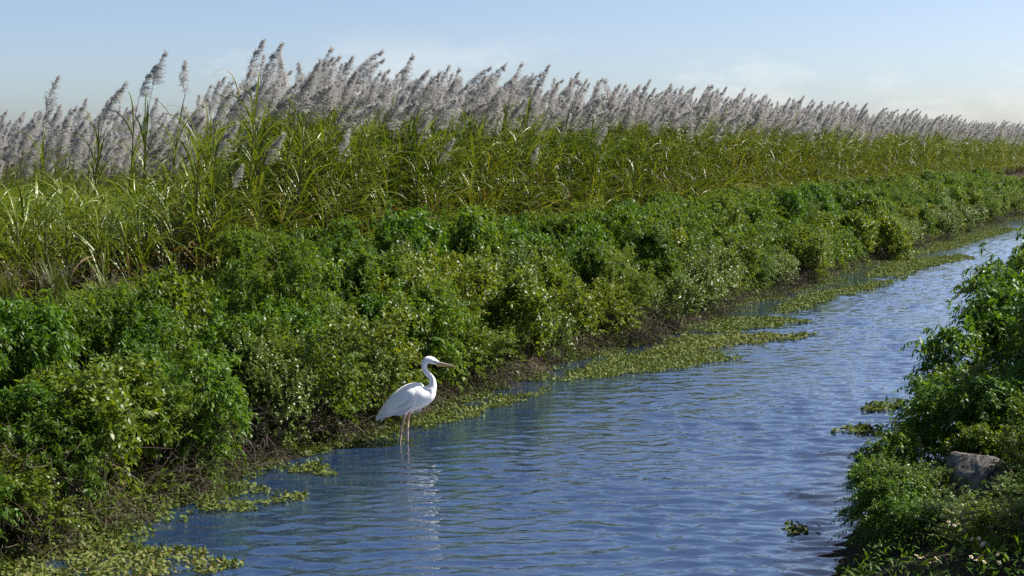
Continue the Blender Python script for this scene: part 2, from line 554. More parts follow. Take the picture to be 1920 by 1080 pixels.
def stalk_buf(h, ped, seed):
    """jointed cane h tall, with a thin flower stem of length ped on top; returns buffer and tip"""
    r = np.random.default_rng(seed)
    bb = Buf()
    lean = r.uniform(-0.05, 0.22); ly = r.normal(0, 0.08)
    n = 12
    z = np.linspace(0, h, n)
    P = np.stack([lean * (z / h) ** 2, ly * (z / h) ** 2, z], -1)
    rad = 0.017 * (1 - 0.35 * z / h) * (1 + 0.12 * (np.arange(n) % 2))
    tube(bb, P, rad, 6, 0)
    tip = P[-1]
    if ped > 0:
        z2 = np.linspace(0, 1, 6)
        Q = tip + np.stack([(0.18 + lean) * ped * 0.28 * z2 ** 1.5 * 2, ly * 0.3 * z2, ped * z2], -1)
        tube(bb, Q, np.linspace(0.009, 0.005, 6), 4, 0, False)
        tip = Q[-1]
    return bb, P, tip


def xform(buf, Mx):
    Mx = np.array(Mx)
    return [v @ Mx[:3, :3].T + Mx[:3, 3] for v in buf.v]


class Plan:
    pass


def make_plan(seed, h, ped, nleaf, ndry, plume, lscale=1.0, low=0.25):
    r = np.random.default_rng(seed)
    p = Plan()
    p.stalk, path, tip = stalk_buf(h, ped, seed)
    p.stalk_me = p.stalk.mesh('stalk', [M['cane_stalk']])
    p.leaves = []
    for k in range(nleaf):
        f = low + (1 - low) * (k + r.uniform(0, 1)) / nleaf
        f = min(f, 1.0)
        j = f * (len(path) - 1); i0 = int(min(j, len(path) - 2)); pt = path[i0] * (1 - (j - i0)) + path[i0 + 1] * (j - i0)
        az = k * 2.4 + r.normal(0, 0.7) if r.random() < 0.55 else r.normal(-0.45, 0.8)
        p.leaves.append((0, int(r.integers(len(LEAF_ME))), Matrix.Translation(Vector(pt)) @ Euler((r.normal(0, 0.1), r.normal(0.0, 0.15), az)).to_matrix().to_4x4() @ Matrix.Scale(lscale * r.uniform(0.75, 1.12), 4)))
    for k in range(ndry):
        f = r.uniform(0.1, 0.6)
        j = f * (len(path) - 1); i0 = int(min(j, len(path) - 2)); pt = path[i0]
        p.leaves.append((1, int(r.integers(len(DRY_ME))), Matrix.Translation(Vector(pt)) @ Euler((0, 0, r.uniform(0, 6.28))).to_matrix().to_4x4() @ Matrix.Scale(r.uniform(0.7, 1.1), 4)))
    p.plume = None
    if plume:
        p.plume = (int(r.integers(len(PLUME_ME))), Matrix.Translation(Vector(tip)) @ Euler((r.normal(0, 0.1), r.normal(0.2, 0.13), r.normal(0, 0.55))).to_matrix().to_4x4() @ Matrix.Scale(plume * r.uniform(0.85, 1.15), 4))
    # joined versions
    fb = Buf()
    for kind, k, Mx in p.leaves:
        src = (leaf_bufs, dry_bufs)[kind][k]
        fb.add(np.concatenate(xform(src, Mx)), np.concatenate(src.q), kind)
    p.foliage_me = fb.mesh('foliage', [M['cane_leaf'], M['cane_dry']])
    ab = Buf()
    ab.add(np.concatenate(fb.v), np.concatenate(fb.q)); ab.m[-1] = np.concatenate(fb.m)
    n0 = ab.n
    ab.add(np.concatenate(p.stalk.v), np.concatenate(p.stalk.q), 2)
    if p.plume:
        src = PLUME_B[p.plume[0]]
        ab.add(np.concatenate(xform(src, p.plume[1])), np.concatenate(src.q)); ab.m[-1] = np.concatenate(src.m) + 3
    p.whole_me = ab.mesh('cane_whole', [M['cane_leaf'], M['cane_dry'], M['cane_stalk'], M['plume'], M['plume_stem']])
    return p


rr = np.random.default_rng(5)
TALL = [make_plan(200 + k, rr.uniform(2.25, 2.75), rr.uniform(0.35, 0.9), 30, 5, rr.uniform(0.72, 0.98), low=0.08) for k in range(14)]
LEAFY = [make_plan(230 + k, rr.uniform(2.1, 2.6), 0, 30, 6, 0, low=0.06) for k in range(4)]       # no plume
YOUNG = [make_plan(250 + k, rr.uniform(0.9, 1.35), 0, 18, 2, 0, 0.85, 0.1) for k in range(6)]
FARP = [make_plan(270 + k, rr.uniform(0.9, 2.3), rr.uniform(0.05, 0.8), 9, 0, rr.uniform(0.7, 0.95), 0.7, 0.2) for k in range(8)]
LOWP = [make_plan(290 + k, 1.9, 0.12, 18, 3, 0.72, low=0.1) for k in range(3)]                    # short plants with a low plume


def instance_cane(plan, loc, rotz, scale, label, group, singles, name='sugarcane_plant'):
    root = thing(name, label, 'sugarcane', loc, rotz, group, scale)
    link('stalk', plan.stalk_me, root)
    if singles:
        for kind, k, Mx in plan.leaves:
            lo = link('leaf', (LEAF_ME, DRY_ME)[kind][k], root)
            lo.matrix_local = Mx
    else:
        link('foliage', plan.foliage_me, root, 'stuff')
    if plan.plume:
        po = link('plume', PLUME_ME[plan.plume[0]], root)
        po.matrix_local = plan.plume[1]
    return root


# field layout: every plant gets a place; the young patch lies at the corner, the tall stand begins beyond it
rng = np.random.default_rng(21)
plants = []     # (score, kind, plan index, loc, rot, scale, row)
CORNER = st(20.2, T_CANE)
PATCH_AZ = math.atan2(CORNER[0], CORNER[1])
for row, t0 in enumerate(np.concatenate([[T_CANE, T_CANE + 0.45, T_CANE + 1.0, T_CANE + 1.7], T_CANE + np.arange(2.6, 40, 1.05)])):
    s = 8.0
    while s < 150:
        far = max(0, (s - 40) / 100)
        s += rng.uniform(0.16, 0.42) * (1 + 0.7 * far) * (1 + (0.25 if row > 5 else 0))
        tt = t0 + rng.normal(0, 0.16)
        xy = st(s, tt)
        az = math.atan2(xy[0], xy[1])
        dist = math.hypot(*xy)
        x_px = float(pix([[xy[0], xy[1], 2.5]])[0][0])
        if x_px < -700 or x_px > 2150:
            continue
        jit = rng.normal(0, 0.012)
        if az + jit < PATCH_AZ:
            if dist < 35 + rng.normal(0, 1.2):
                kind = 'young'
            elif dist < 52:
                kind = 'farp'
            else:
                continue
        else:
            if row > 15:
                continue
            edge = (az - PATCH_AZ) / 0.09
            kind = 'tall'
            if row == 0 and rng.random() < 0.5 or rng.random() < 0.12:
                kind = 'leafy'
            if edge < 1 and rng.random() < 0.5 * (1 - edge):
                kind = 'young'
        plants.append([dist, kind, row, np.array([xy[0], xy[1], Z_FIELD - 0.02]), x_px])
front = sorted([p for p in plants if (p[2] <= 2 or p[1] == 'young' and p[2] <= 4) and -30 < p[4] < 1950], key=lambda p: p[0])
n_young = n_tall = 0


def field_spot(p):
    r_ = ('in the front row', 'in the second row', 'in the third row', 'in the fourth row', 'in the fifth row')[p[2]]
    for lim, txt in ((180, 'above the dry grass tufts'), (380, 'under the lone high plumes'), (640, 'above the pale bare branch'), (900, 'above the heron'), (1200, 'above the wide weed mat')):
        if p[4] < lim:
            return r_ + ' ' + txt
    return r_ + ' above the long weed tongues'


single_ids = set()
for p in front:
    kind = p[1]
    if kind == 'young' and n_young < 110:
        n_young += 1
    elif kind in ('tall', 'leafy') and n_tall < 175:
        n_tall += 1
    else:
        continue
    single_ids.add(id(p))
    k = int(rng.integers(100))
    if kind == 'young':
        instance_cane(YOUNG[k % len(YOUNG)], p[3], rng.uniform(0, 6.28), rng.uniform(0.85, 1.2),
                      'short young sugarcane plant without plume ' + field_spot(p), 'short young sugarcane plants without plume ' + field_spot(p), n_young <= 60)
    elif kind == 'tall':
        instance_cane(TALL[k % len(TALL)], p[3], rng.normal(0, 0.3), rng.uniform(0.9, 1.1) * (0.92 if p[4] < 450 else 1.0),
                      'tall sugarcane plant with silver plume ' + field_spot(p), 'tall sugarcane plants with silver plume ' + field_spot(p), n_tall <= 50)
    else:
        instance_cane(LEAFY[k % len(LEAFY)], p[3], rng.uniform(0, 6.28), rng.uniform(0.9, 1.12),
                      'tall leafy sugarcane plant without plume ' + field_spot(p), 'tall leafy sugarcane plants without plume ' + field_spot(p), n_tall <= 50)
# plants that stand out: lone high plumes and low plumes in the leaf wall
for px, py_top, lab, pl in ((318, 95, 'very tall sugarcane plume, the higher of two side by side above the low corner', 0),
                            (300, 120, 'tall sugarcane plume just below and beside the higher lone plume', 3),
                            (357, 112, 'lone upright sugarcane plume on a bare thin stem beside the tall pair', 5),
                            (118, 140, 'single sugarcane plume bent over sideways above the grey plume mass', 7),
                            (240, 150, 'dark pointed sugarcane plume poking just above the grey plume mass', 1)):
    az = math.atan((px - 960) / FPX)
    d = 31.0 if px > 200 else 30.0
    loc = np.array([math.sin(az) * d, math.cos(az) * d, Z_FIELD])
    plan = TALL[pl]
    pv = np.concatenate(xform(PLUME_B[plan.plume[0]], plan.plume[1]))
    top = float(pv[:, 2].max()); x0 = float(pv[pv[:, 2].argmax(), 0])
    zt = CAM_H + (HORIZON - py_top) / FPX * loc[1]
    sc = (zt - Z_FIELD) / top
    loc[0] -= x0 * sc
    instance_cane(plan, loc, 0.0 if px != 118 else 0.1, sc, lab, None, True)
for k, (px, py, d) in enumerate(((490, 290, 0), (640, 290, 0), (430, 350, 0), (822, 302, 0), (1000, 318, 0), (1113, 275, 0), (400, 270, 0), (790, 255, 0))):
    # the plume tip is seen here against the leaf wall
    plan = LOWP[k % 3]
    s0 = None
    for s in np.arange(10, 120, 0.1):
        if float(pix([[*st(s, T_CANE - 0.25), 3]])[0][0]) >= px - 10:
            s0 = s; break
    xy = st(s0, T_CANE - 0.25)
    depth = xy[1]
    zt = CAM_H + (HORIZON - py + 45) / FPX * depth
    top = plan.plume[1].translation.z + 0.9 * plan.plume[1].to_scale().z
    instance_cane(plan, (xy[0], xy[1], Z_FIELD), rng.normal(0, 0.15), (zt - Z_FIELD) / top,
                  'sugarcane plant with a low plume hanging in front of the leaf wall', 'low plumes in front of the leaf wall', True)


def scatter(name, label, cat, srcs, pts, rot, scl, seed):
    """one mass of plants nobody could count: instances on points"""
    me = bpy.data.meshes.new(name + '_points')
    me.vertices.add(len(pts)); me.vertices.foreach_set('co', np.asarray(pts, np.float32).ravel())
    at_r = me.attributes.new('rot', 'FLOAT_VECTOR', 'POINT'); at_r.data.foreach_set('vector', np.asarray(rot, np.float32).ravel())
    at_s = me.attributes.new('scl', 'FLOAT', 'POINT'); at_s.data.foreach_set('value', np.asarray(scl, np.float32))
    at_v = me.attributes.new('var', 'INT', 'POINT'); at_v.data.foreach_set('value', np.random.default_rng(seed).integers(0, len(srcs), len(pts)).astype(np.int32))
    o = link(name, me, kind='stuff')
    o['label'] = label; o['category'] = cat
    ng = bpy.data.node_groups.new(name, 'GeometryNodeTree')
    ng.interface.new_socket('Geometry', in_out='INPUT', socket_type='NodeSocketGeometry')
    ng.interface.new_socket('Geometry', in_out='OUTPUT', socket_type='NodeSocketGeometry')
    gi = ng.nodes.new('NodeGroupInput'); go = ng.nodes.new('NodeGroupOutput')
    mp_ = ng.nodes.new('GeometryNodeMeshToPoints')
    ip = ng.nodes.new('GeometryNodeInstanceOnPoints')
    ip.inputs['Pick Instance'].default_value = True
    jn = ng.nodes.new('GeometryNodeJoinGeometry')
    for sm in srcs:
        so = bpy.data.objects.new(name + '_source', sm)     # never linked into the scene: only its mesh is used
        oi = ng.nodes.new('GeometryNodeObjectInfo')
        oi.inputs['Object'].default_value = so
        oi.inputs['As Instance'].default_value = True
        ng.links.new(oi.outputs['Geometry'], jn.inputs[0])

    def attr(nm, ty):
        a = ng.nodes.new('GeometryNodeInputNamedAttribute'); a.data_type = ty; a.inputs['Name'].default_value = nm
        return a.outputs[0]
    ng.links.new(gi.outputs[0], mp_.inputs[0])
    ng.links.new(mp_.outputs[0], ip.inputs['Points'])
    ng.links.new(jn.outputs[0], ip.inputs['Instance'])
    ng.links.new(attr('var', 'INT'), ip.inputs['Instance Index'])
    ng.links.new(attr('rot', 'FLOAT_VECTOR'), ip.inputs['Rotation'])
    ng.links.new(attr('scl', 'FLOAT'), ip.inputs['Scale'])
    ng.links.new(ip.outputs[0], go.inputs[0])
    md = o.modifiers.new('scatter', 'NODES'); md.node_group = ng
    return o


rest = [p for p in plants if id(p) not in single_ids]
for kind, src, nm, lab in (('tall', TALL + LEAFY[:1], 'sugarcane_field', 'dense mass of tall plumed sugarcane filling the field behind its edge'),
                           ('young', YOUNG, 'young_sugarcane_mass', 'mass of short green sugarcane at the low field corner'),
                           ('farp', FARP, 'grey_plume_mass', 'silver grey mass of sugarcane plumes beyond the low field corner')):
    sel = [p for p in rest if p[1] == kind or (kind == 'tall' and p[1] == 'leafy')]
    pts = np.array([p[3] for p in sel])
    rr = np.random.default_rng(3)
    rot = np.zeros((len(sel), 3)); rot[:, 2] = rr.normal(0, 0.35, len(sel))
    scl = rr.uniform(0.88, 1.1, len(sel))
    scatter(nm, lab, 'sugarcane', [p.whole_me for p in src], pts, rot, scl, 4)
print('cane', len(plants), n_young, n_tall)

# ------------------------------------------------------------------ bushes
def bush_mesh(kind, seed):
    """foliage buffer and branch buffer of a bush about 1 m in radius and 1.5 m high, base at the origin"""
    r = np.random.default_rng(seed)
    fb, tb = Buf(), Buf()
    spec = dict(
        fennel=dict(n=250, k=24, L=(0.06, 0.12), W=(0.008, 0.016), sl=(0.3, 0.62), up=0.8, droop=0.6, prof=(0.5, 1.0, 0.0), bend=0.3, H=1.55, rx=0.85),
        shrub=dict(n=280, k=14, L=(0.05, 0.115), W=(0.016, 0.032), sl=(0.2, 0.45), up=0.35, droop=0.3, prof=(0.12, 0.95, 0.75, 0.0), bend=0.3, H=1.4, rx=0.9),
        mound=dict(n=420, k=15, L=(0.03, 0.065), W=(0.011, 0.021), sl=(0.12, 0.26), up=0.5, droop=0.15, prof=(0.3, 1.0, 0.0), bend=0.2, H=1.05, rx=0.9),
        hang=dict(n=280, k=17, L=(0.065, 0.135), W=(0.013, 0.026), sl=(0.28, 0.6), up=0.6, droop=0.8, prof=(0.1, 0.9, 0.7, 0.0), bend=0.45, H=1.7, rx=0.8),
        hang_fine=dict(n=400, k=18, L=(0.065, 0.135), W=(0.015, 0.028), sl=(0.25, 0.55), up=0.7, droop=0.7, prof=(0.1, 0.9, 0.7, 0.0), bend=0.45, H=1.7, rx=0.8),
    )[kind]
    H, rx = spec['H'], spec['rx']
    lsz = 0.78 if kind == 'hang_fine' else r.uniform(0.75, 1.4)                  # leaf size differs from bush to bush
    spec['L'] = tuple(x * lsz for x in spec['L']); spec['W'] = tuple(x * lsz for x in spec['W'])
    # lobes: the crown is a heap of uneven lumps
    nl = 9
    la = r.uniform(0, 2 * np.pi, nl); lr = rx * 0.62 * np.sqrt(r.uniform(0.05, 1, nl))
    lz = H * r.uniform(0.2, 0.78, nl)
    lobes = np.stack([lr * np.cos(la), lr * np.sin(la), lz], -1)
    lrad = r.uniform(0.2, 0.46, nl) * rx * 1.05
    n = spec['n']
    li = r.choice(nl, n, p=lrad ** 2 / np.sum(lrad ** 2))
    v = nrmz(r.normal(size=(n, 3)) + np.array([0, 0, 0.45]))
    base = lobes[li] + v * (lrad[li] * r.uniform(0.45, 1.0, n))[:, None]
    base[:, 2] = np.maximum(base[:, 2], 0.08)
    rad = nrmz(base - np.array([0, 0, H * 0.25]))
    sd = nrmz(rad * 0.7 + v * 0.4 + np.array([0, 0, spec['up']]) + r.normal(0, 0.22, (n, 3)))
    sl = r.uniform(*spec['sl'], n)
    tall = r.random(n) < 0.07                   # some shoots stand clear of the crown
    sl = np.where(tall, sl * 1.7, sl)
    sd = np.where(tall[:, None], nrmz(sd + np.array([0, 0, 1.2])), sd)
    k = spec['k']
    tau = np.linspace(0.08, 1, k)[None, :, None] * np.ones((n, 1, 1))
    P = base[:, None] + sd[:, None] * sl[:, None, None] * tau
    P[..., 2] -= (spec['droop'] * sl)[:, None] * tau[..., 0] ** 2.2
    T = nrmz(np.gradient(P, axis=1))
    # twig of the spray
    side = nrmz(np.cross(T, r.normal(size=(n, 1, 3))))
    st_ = np.linspace(0, k - 1, 4).astype(int)
    ribbons(tb, P[:, st_], side[:, st_] * 0.0028)
    # leaves to both sides
    az = (np.arange(k) * 2.4)[None] + r.uniform(0, 6.28, (n, 1)) + r.normal(0, 0.4, (n, k))
    A = nrmz(np.cross(T, np.array([0.2, 0.1, 1.0]) + 0 * T)); B = np.cross(A, T)
    ld = T * 0.55 + (A * np.cos(az)[..., None] + B * np.sin(az)[..., None] * 0.7) + np.array([0, 0, -0.12])
    nn = np.array([0, 0, 1.0]) + r.normal(0, 0.45, (n, k, 3))
    keep = r.random((n, k)) < 0.92
    Lw = r.uniform(*spec['L'], (n, k)) * (1.15 - 0.5 * tau[..., 0]); Ww = r.uniform(*spec['W'], (n, k)) * (1.15 - 0.5 * tau[..., 0])
    leaves(fb, P[keep], ld[keep], nn[keep], Lw[keep], Ww[keep], spec['prof'], spec['bend'])
    # main stems
    for j in range(nl):
        p0 = np.array([r.normal(0, 0.06), r.normal(0, 0.06), -0.08])
        tube(tb, bez(p0, [lobes[j][0] * 0.35, lobes[j][1] * 0.35, lobes[j][2] * 0.7], lobes[j] + [0, 0, lrad[j] * 0.5], 7), np.linspace(0.018, 0.004, 7), 5, 0, False)
    return fb, tb


MATN = dict(hang_fine='hang', fennel='fennel', shrub='shrub', mound='mound', hang='hang')
BUSH = {}
for kind, cnt in (('fennel', 7), ('shrub', 7), ('mound', 3), ('hang', 6), ('hang_fine', 4)):
    BUSH[kind] = []
    for k in range(cnt):
        fb, tb = bush_mesh(kind, 400 + 17 * k + len(kind))
        BUSH[kind].append((fb.mesh('foliage', [M[MATN[kind]]]), tb.mesh('branches', [M['bark']])))


def place_bush(kind, loc, scale, label, group, rng, name):
    f, t = BUSH[kind][int(rng.integers(len(BUSH[kind])))]
    root = thing(name, label, 'bush', loc, rng.uniform(0, 6.28), group, scale)
    link('foliage', f, root, 'stuff')
    link('branches', t, root, 'stuff')
    return root


def brush_mesh(seed):
    """tangle of dead twigs and hanging stems about 0.6 m high"""
    r = np.random.default_rng(seed)
    bb = Buf()
    K, N = 420, 5
    a = r.uniform(0, 6.28, K); rad = 0.55 * np.sqrt(r.uniform(0, 1, K))
    base = np.stack([rad * np.cos(a), rad * np.sin(a), r.uniform(0, 0.62, K) * (1 - 0.5 * rad)], -1)
    d = nrmz(r.normal(size=(K, 3)) * np.array([1, 1, 0.8]) + np.array([0, 0, 0.1]))
    L_ = r.uniform(0.15, 0.5, K)
    tau = np.linspace(0, 1, N)
    bendv = r.normal(0, 0.3, (K, 3)) + np.array([0, 0, -0.35])
    P = base[:, None] + d[:, None] * (L_[:, None, None] * tau[None, :, None]) + bendv[:, None] * (L_[:, None, None] * (tau ** 2)[None, :, None])
    P[..., 2] = np.maximum(P[..., 2], -0.05)
    T = nrmz(np.gradient(P, axis=1))
    side = nrmz(np.cross(T, r.normal(size=(K, 1, 3))))
    ribbons(bb, P, side * r.uniform(0.0018, 0.0055, K)[:, None, None] * (1 - 0.6 * tau)[None, :, None])
    n = 260
    i0 = r.integers(0, K, n)
    leaves(bb, P[i0, 2], r.normal(size=(n, 3)) - [0, 0, .3], r.normal(size=(n, 3)), r.uniform(0.03, 0.08, n), r.uniform(0.005, 0.014, n), (0.2, 1, 0.0), 0.4)
    return bb.mesh('twigs', [M['dead']])


BRUSH = [brush_mesh(600 + k) for k in range(4)]


def tuft_mesh(seed, h, n, mat, heads):
    r = np.random.default_rng(seed)
    bb = Buf()
    N = 7
    tau = np.linspace(0, 1, N)
    az = r.uniform(0, 6.28, n); lean = r.uniform(0.1, 0.75, n); L_ = h * r.uniform(0.55, 1.1, n)
    base = np.stack([0.1 * r.normal(size=n), 0.1 * r.normal(size=n), np.zeros(n)], -1)
    o_ = np.stack([np.cos(az), np.sin(az), 0 * az], -1)
    P = base[:, None] + np.array([0, 0, 1.0]) * (L_[:, None, None] * (tau - 0.45 * lean[:, None] * tau ** 2.3)[..., None]) + o_[:, None] * (L_[:, None, None] * (lean[:, None] * tau ** 1.7)[..., None])
    S = np.stack([-np.sin(az), np.cos(az), 0 * az], -1)[:, None] * (0.008 * (1 - tau ** 2.2))[None, :, None]
    ribbons(bb, P, S)
    if heads:
        pick = r.choice(n, heads, replace=False)
        for p_ in pick:
            m_ = 26
            f = r.uniform(0.55, 1, m_); i0 = np.clip((f * (N - 1)).astype(int), 0, N - 2)
            leaves(bb, P[p_, i0] + (P[p_, i0 + 1] - P[p_, i0]) * (f * (N - 1) - i0)[:, None], r.normal(size=(m_, 3)) + [0, 0, 0.3], r.normal(size=(m_, 3)), r.uniform(0.04, 0.09, m_), np.full(m_, 0.0035), (0.5, 1, 0.1), 0.4, 1)
    return bb.mesh('blades', [mat, M['plume_stem']])


TUFT = [tuft_mesh(700 + k, 1.0, 90, M['grass'], 14) for k in range(3)] + [tuft_mesh(720 + k, 0.9, 70, M['cane_leaf'], 0) for k in range(2)]

rng = np.random.default_rng(77)
LAB = dict(
    fennel=('feathery_bush', 'dark green feathery bush on the left canal bank', 'feathery bushes on the left bank'),
    shrub=('leafy_shrub', 'glossy small leaved shrub on the left canal bank', 'leafy shrubs on the left bank'),
    mound=('vine_mound', 'pale yellow green vine mound low on the left canal bank', 'pale vine mounds on the left bank'))
LAB['hang'] = ('drooping_bush', 'bright green bush with drooping sprays on the left canal bank', 'drooping bushes on the left bank')
def spot(px):
    for lim, txt in ((300, 'behind the broad near weed mat'), (640, 'around the pale bare branch'), (900, 'behind the heron'), (1180, 'behind the wide weed mat'),
                     (1500, 'behind the long weed tongues'), (1720, 'behind the far weed band')):
        if px < lim:
            return txt
    return 'at the far narrow end of the canal'


LOOK = dict(fennel='dark feathery bush', shrub='glossy shrub', mound='pale vine mound', hang='bright drooping bush')
TIER = ('at the water edge', 'on the lower bank', 'halfway up the bank', 'high on the bank', 'beside the sugarcane')
cnt = dict(fennel=0, shrub=0, mound=0, hang=0, brush=0)
heron_p = at(757, 831, 0.0)
hs, ht = to_st(heron_p[:2])
gap_s = to_st(at(738, 690, 0.7)[:2])[0]
for row, (u0, h0, wts) in enumerate(((0.35, 0.9, (0.15, 0.45, 0.2, 0.2)), (1.25, 1.08, (0.3, 0.3, 0.05, 0.35)), (2.2, 1.1, (0.4, 0.2, 0.02, 0.38)), (3.2, 0.86, (0.45, 0.2, 0.0, 0.35)), (4.2, 0.6, (0.5, 0.3, 0.0, 0.2)))):
    s = 7.0
    while s < 105:
        s += rng.uniform(0.55, 1.15) * (1.0 + max(0, s - 30) / 70)
        u = u0 + rng.normal(0, 0.16)
        t = float(shore_l(s)) + u
        loc = put(s, t, -0.03)
        px = float(pix([loc + [0, 0, 0.5]])[0][0])
        if px < -300 or px > 2040:
            continue
        if row == 0 and abs(s - gap_s) < 0.6 or row == 1 and abs(s - gap_s) < 0.5 or row == 0 and 230 < px < 470 and rng.random() < 0.3:
            continue
        if px < 430 and (row == 4 or row == 3 and rng.random() < 0.5):
            continue
        k = rng.choice(4, p=wts)
        if row <= 1:
            if 880 < px < 1160 and rng.random() < 0.75:
                k = 1
            if (1180 < px < 1480 or 1680 < px < 1830) and row == 0 and rng.random() < 0.55:
                k = 2
        kind = ('fennel', 'shrub', 'mound', 'hang')[k]
        near = smooth(500, 300, px)       # lower scrub behind the near corner
        hh = h0 * (1 - 0.05 * near) * rng.uniform(0.65, 1.22)
        if row >= 3:
            hh *= 1 - 0.3 * near
        if kind == 'mound':
            hh *= 1.15
        w = rng.uniform(0.75, 1.05) * (0.48 + 0.4 * hh)
        nm, lb, gr = LAB[kind]
        cnt[kind] += 1
        lb = ('tall ' if hh > 1.12 * h0 else 'low ' if hh < 0.8 * h0 else '') + LOOK[kind] + ' ' + TIER[row] + ' ' + spot(px)
        place_bush(kind, loc, (w, w, hh), lb, lb.replace('bush', 'bushes').replace('shrub', 'shrubs').replace('mound', 'mounds'), rng, nm)
s = 7.0
while s < 100:
    s += rng.uniform(0.6, 1.4) * (1.0 + max(0, s - 25) / 45)
    t = float(shore_l(s)) + rng.uniform(0.02, 0.3)
    loc = put(s, t, -0.04)
    px = float(pix([loc])[0][0])
    if px < -60 or px > 2000:
        continue
    cnt['brush'] += 1
    root = thing('dead_brush', 'brown tangle of dead twigs at the waterline ' + spot(px), 'dead brush', loc, rng.uniform(0, 6.28), 'dead brush at the waterline ' + spot(px), (rng.uniform(0.7, 1.2), rng.uniform(0.7, 1.2), rng.uniform(0.45, 1.05)))
    link('twigs', BRUSH[int(rng.integers(4))], root, 'stuff')
print(cnt)
for px, py in ((250, 905), (345, 895), (430, 868), (100, 985), (40, 1000), (1215, 640), (1390, 580)):
    s, t = to_st(at(px, py, 0.05)[:2])
    t = max(t, float(shore_l(s)) + 0.15)
    root = thing('dead_brush', 'large brown heap of dead twigs in an open spot ' + spot(px), 'dead brush', put(s, t, -0.05), rng.uniform(0, 6.28), 'large heaps of dead twigs ' + spot(px), (1.2, 1.2, rng.uniform(1.2, 1.6)))
    link('twigs', BRUSH[int(rng.integers(4))], root, 'stuff')
for k, (px, py) in enumerate(((20, 600), (60, 650), (110, 590), (150, 610), (200, 590), (240, 600), (300, 575))):
    u = 2.2
    p = at(px, py + 60, 1.1)
    s, t = to_st(p[:2])
    root = thing('grass_tuft', 'dry tall grass tuft with drooping seed heads among the bushes', 'grass', put(s, t, 0.15), rng.uniform(0, 6), 'dry grass tufts among the near bushes', 0.8)
    link('blades', TUFT[k % 3], root, 'stuff')

# low plants that fill the ground between the bushes on both banks
def cover(name, label, s0, s1, tfun, n, seed, mats, k=1.0):
    r = np.random.default_rng(seed)
    s = s0 + (s1 - s0) * r.uniform(0, 1, n) ** 1.5
    t = tfun(s, r.uniform(0, 1, n))
    xy = st(s, t); z = ground_z(s, t)
    base = np.concatenate([xy, (z + r.uniform(-0.01, 0.26, n))[:, None]], -1)
    d = r.normal(size=(n, 3)) + np.array([0, 0, 0.5])
    bb = Buf()
    leaves(bb, base, d, np.array([0, 0, 1.0]) + r.normal(0, 0.5, (n, 3)), k * r.uniform(0.06, 0.19, n), k * r.uniform(0.01, 0.026, n), (0.25, 1.0, 0.0), 0.4)
    o = link(name, bb.mesh(name, mats), kind='stuff')
    o['label'] = label; o['category'] = 'ground cover'


cover('ground_cover', 'low weeds covering the soil of the left bank', 6, 105, lambda s, f: shore_l(s) + 0.1 + f * 5.6, 90000, 31, [M['shrub']])

# ------------------------------------------------------------------ right bank
rng = np.random.default_rng(9)
cover('ground_cover', 'low weeds covering the soil of the right bank', 5, 40, lambda s, f: shore_r(s) - 0.05 - f * 5.0, 50000, 32, [M['hang']], 0.42)
right_specs = [
    # s, t, width, height, label
    (15.2, 2.3, 0.9, 0.82, 'drooping green bush hanging over the floating weed clumps behind the boulder'),
    (16.2, 2.5, 0.9, 0.98, 'drooping green bush leaning farthest over the water on the right bank'),
    (15.7, 1.4, 0.95, 1.05, 'drooping green bush rising straight behind the boulder'),
    (17.3, 2.45, 0.95, 1.2, 'tall drooping bush at the right waterline beyond the overhanging one'),
    (16.8, 1.3, 1.0, 1.3, 'tall drooping bush inland of the overhanging one on the right bank'),
    (18.5, 2.3, 1.05, 1.32, None), (19.9, 2.2, 1.1, 1.36, None), (18.3, 0.9, 1.1, 1.4, None),
    (21.6, 2.1, 1.1, 1.35, None), (23.6, 1.9, 1.2, 1.3, None), (20.3, 0.8, 1.1, 1.35, None)]
for s, t, w, h, lab in right_specs:
    loc = put(s, t, -0.05)
    place_bush('hang_fine', loc, (w, w, h), lab or 'tall drooping bush in the dense row farther along the right bank', None if lab else 'tall bushes farther along the right bank', rng, 'drooping_bush')
for s, t, w, h in ((13.5, 2.75, 0.5, 0.5), (12.9, 2.5, 0.45, 0.4), (12.3, 2.2, 0.45, 0.34), (14.1, 2.8, 0.5, 0.6), (14.7, 2.75, 0.6, 0.72)):
    place_bush('hang_fine', put(s, t, -0.08), (w, w, h), 'low drooping bush overhanging the water below the boulder', 'low drooping bushes below the boulder', rng, 'drooping_bush')
for s, t, w, h in ((14.2, 2.65, 0.5, 0.42), (13.4, 2.45, 0.5, 0.36), (12.7, 2.2, 0.5, 0.32), (12.9, 1.35, 0.45, 0.22), (12.0, 1.75, 0.5, 0.32), (12.0, 1.0, 0.5, 0.4),
                   (14.5, 1.35, 0.55, 0.5), (14.4, 2.0, 0.45, 0.45), (13.6, 1.15, 0.5, 0.5), (14.6, 0.8, 0.6, 0.55), (11.2, 1.4, 0.45, 0.3), (11.2, 0.8, 0.5, 0.4),
                   (13.5, 1.5, 0.3, 0.42), (14.05, 1.45, 0.32, 0.6)):
    place_bush('mound' if rng.random() < 0.5 else 'shrub', put(s, t, -0.05), (w, w, h), 'low leafy vine growth round the boulder on the right bank', 'low growth round the boulder', rng, 'low_bush')

for x, y, h in ((5.75, 11.6, 1.3), (5.5, 10.4, 1.4)):
    s, t = to_st((x, y))
    place_bush('hang', put(s, t, -0.05), (1.0, 1.0, h), 'tall drooping bush on the right bank inland of the boulder', 'tall bushes inland of the boulder', rng, 'drooping_bush')

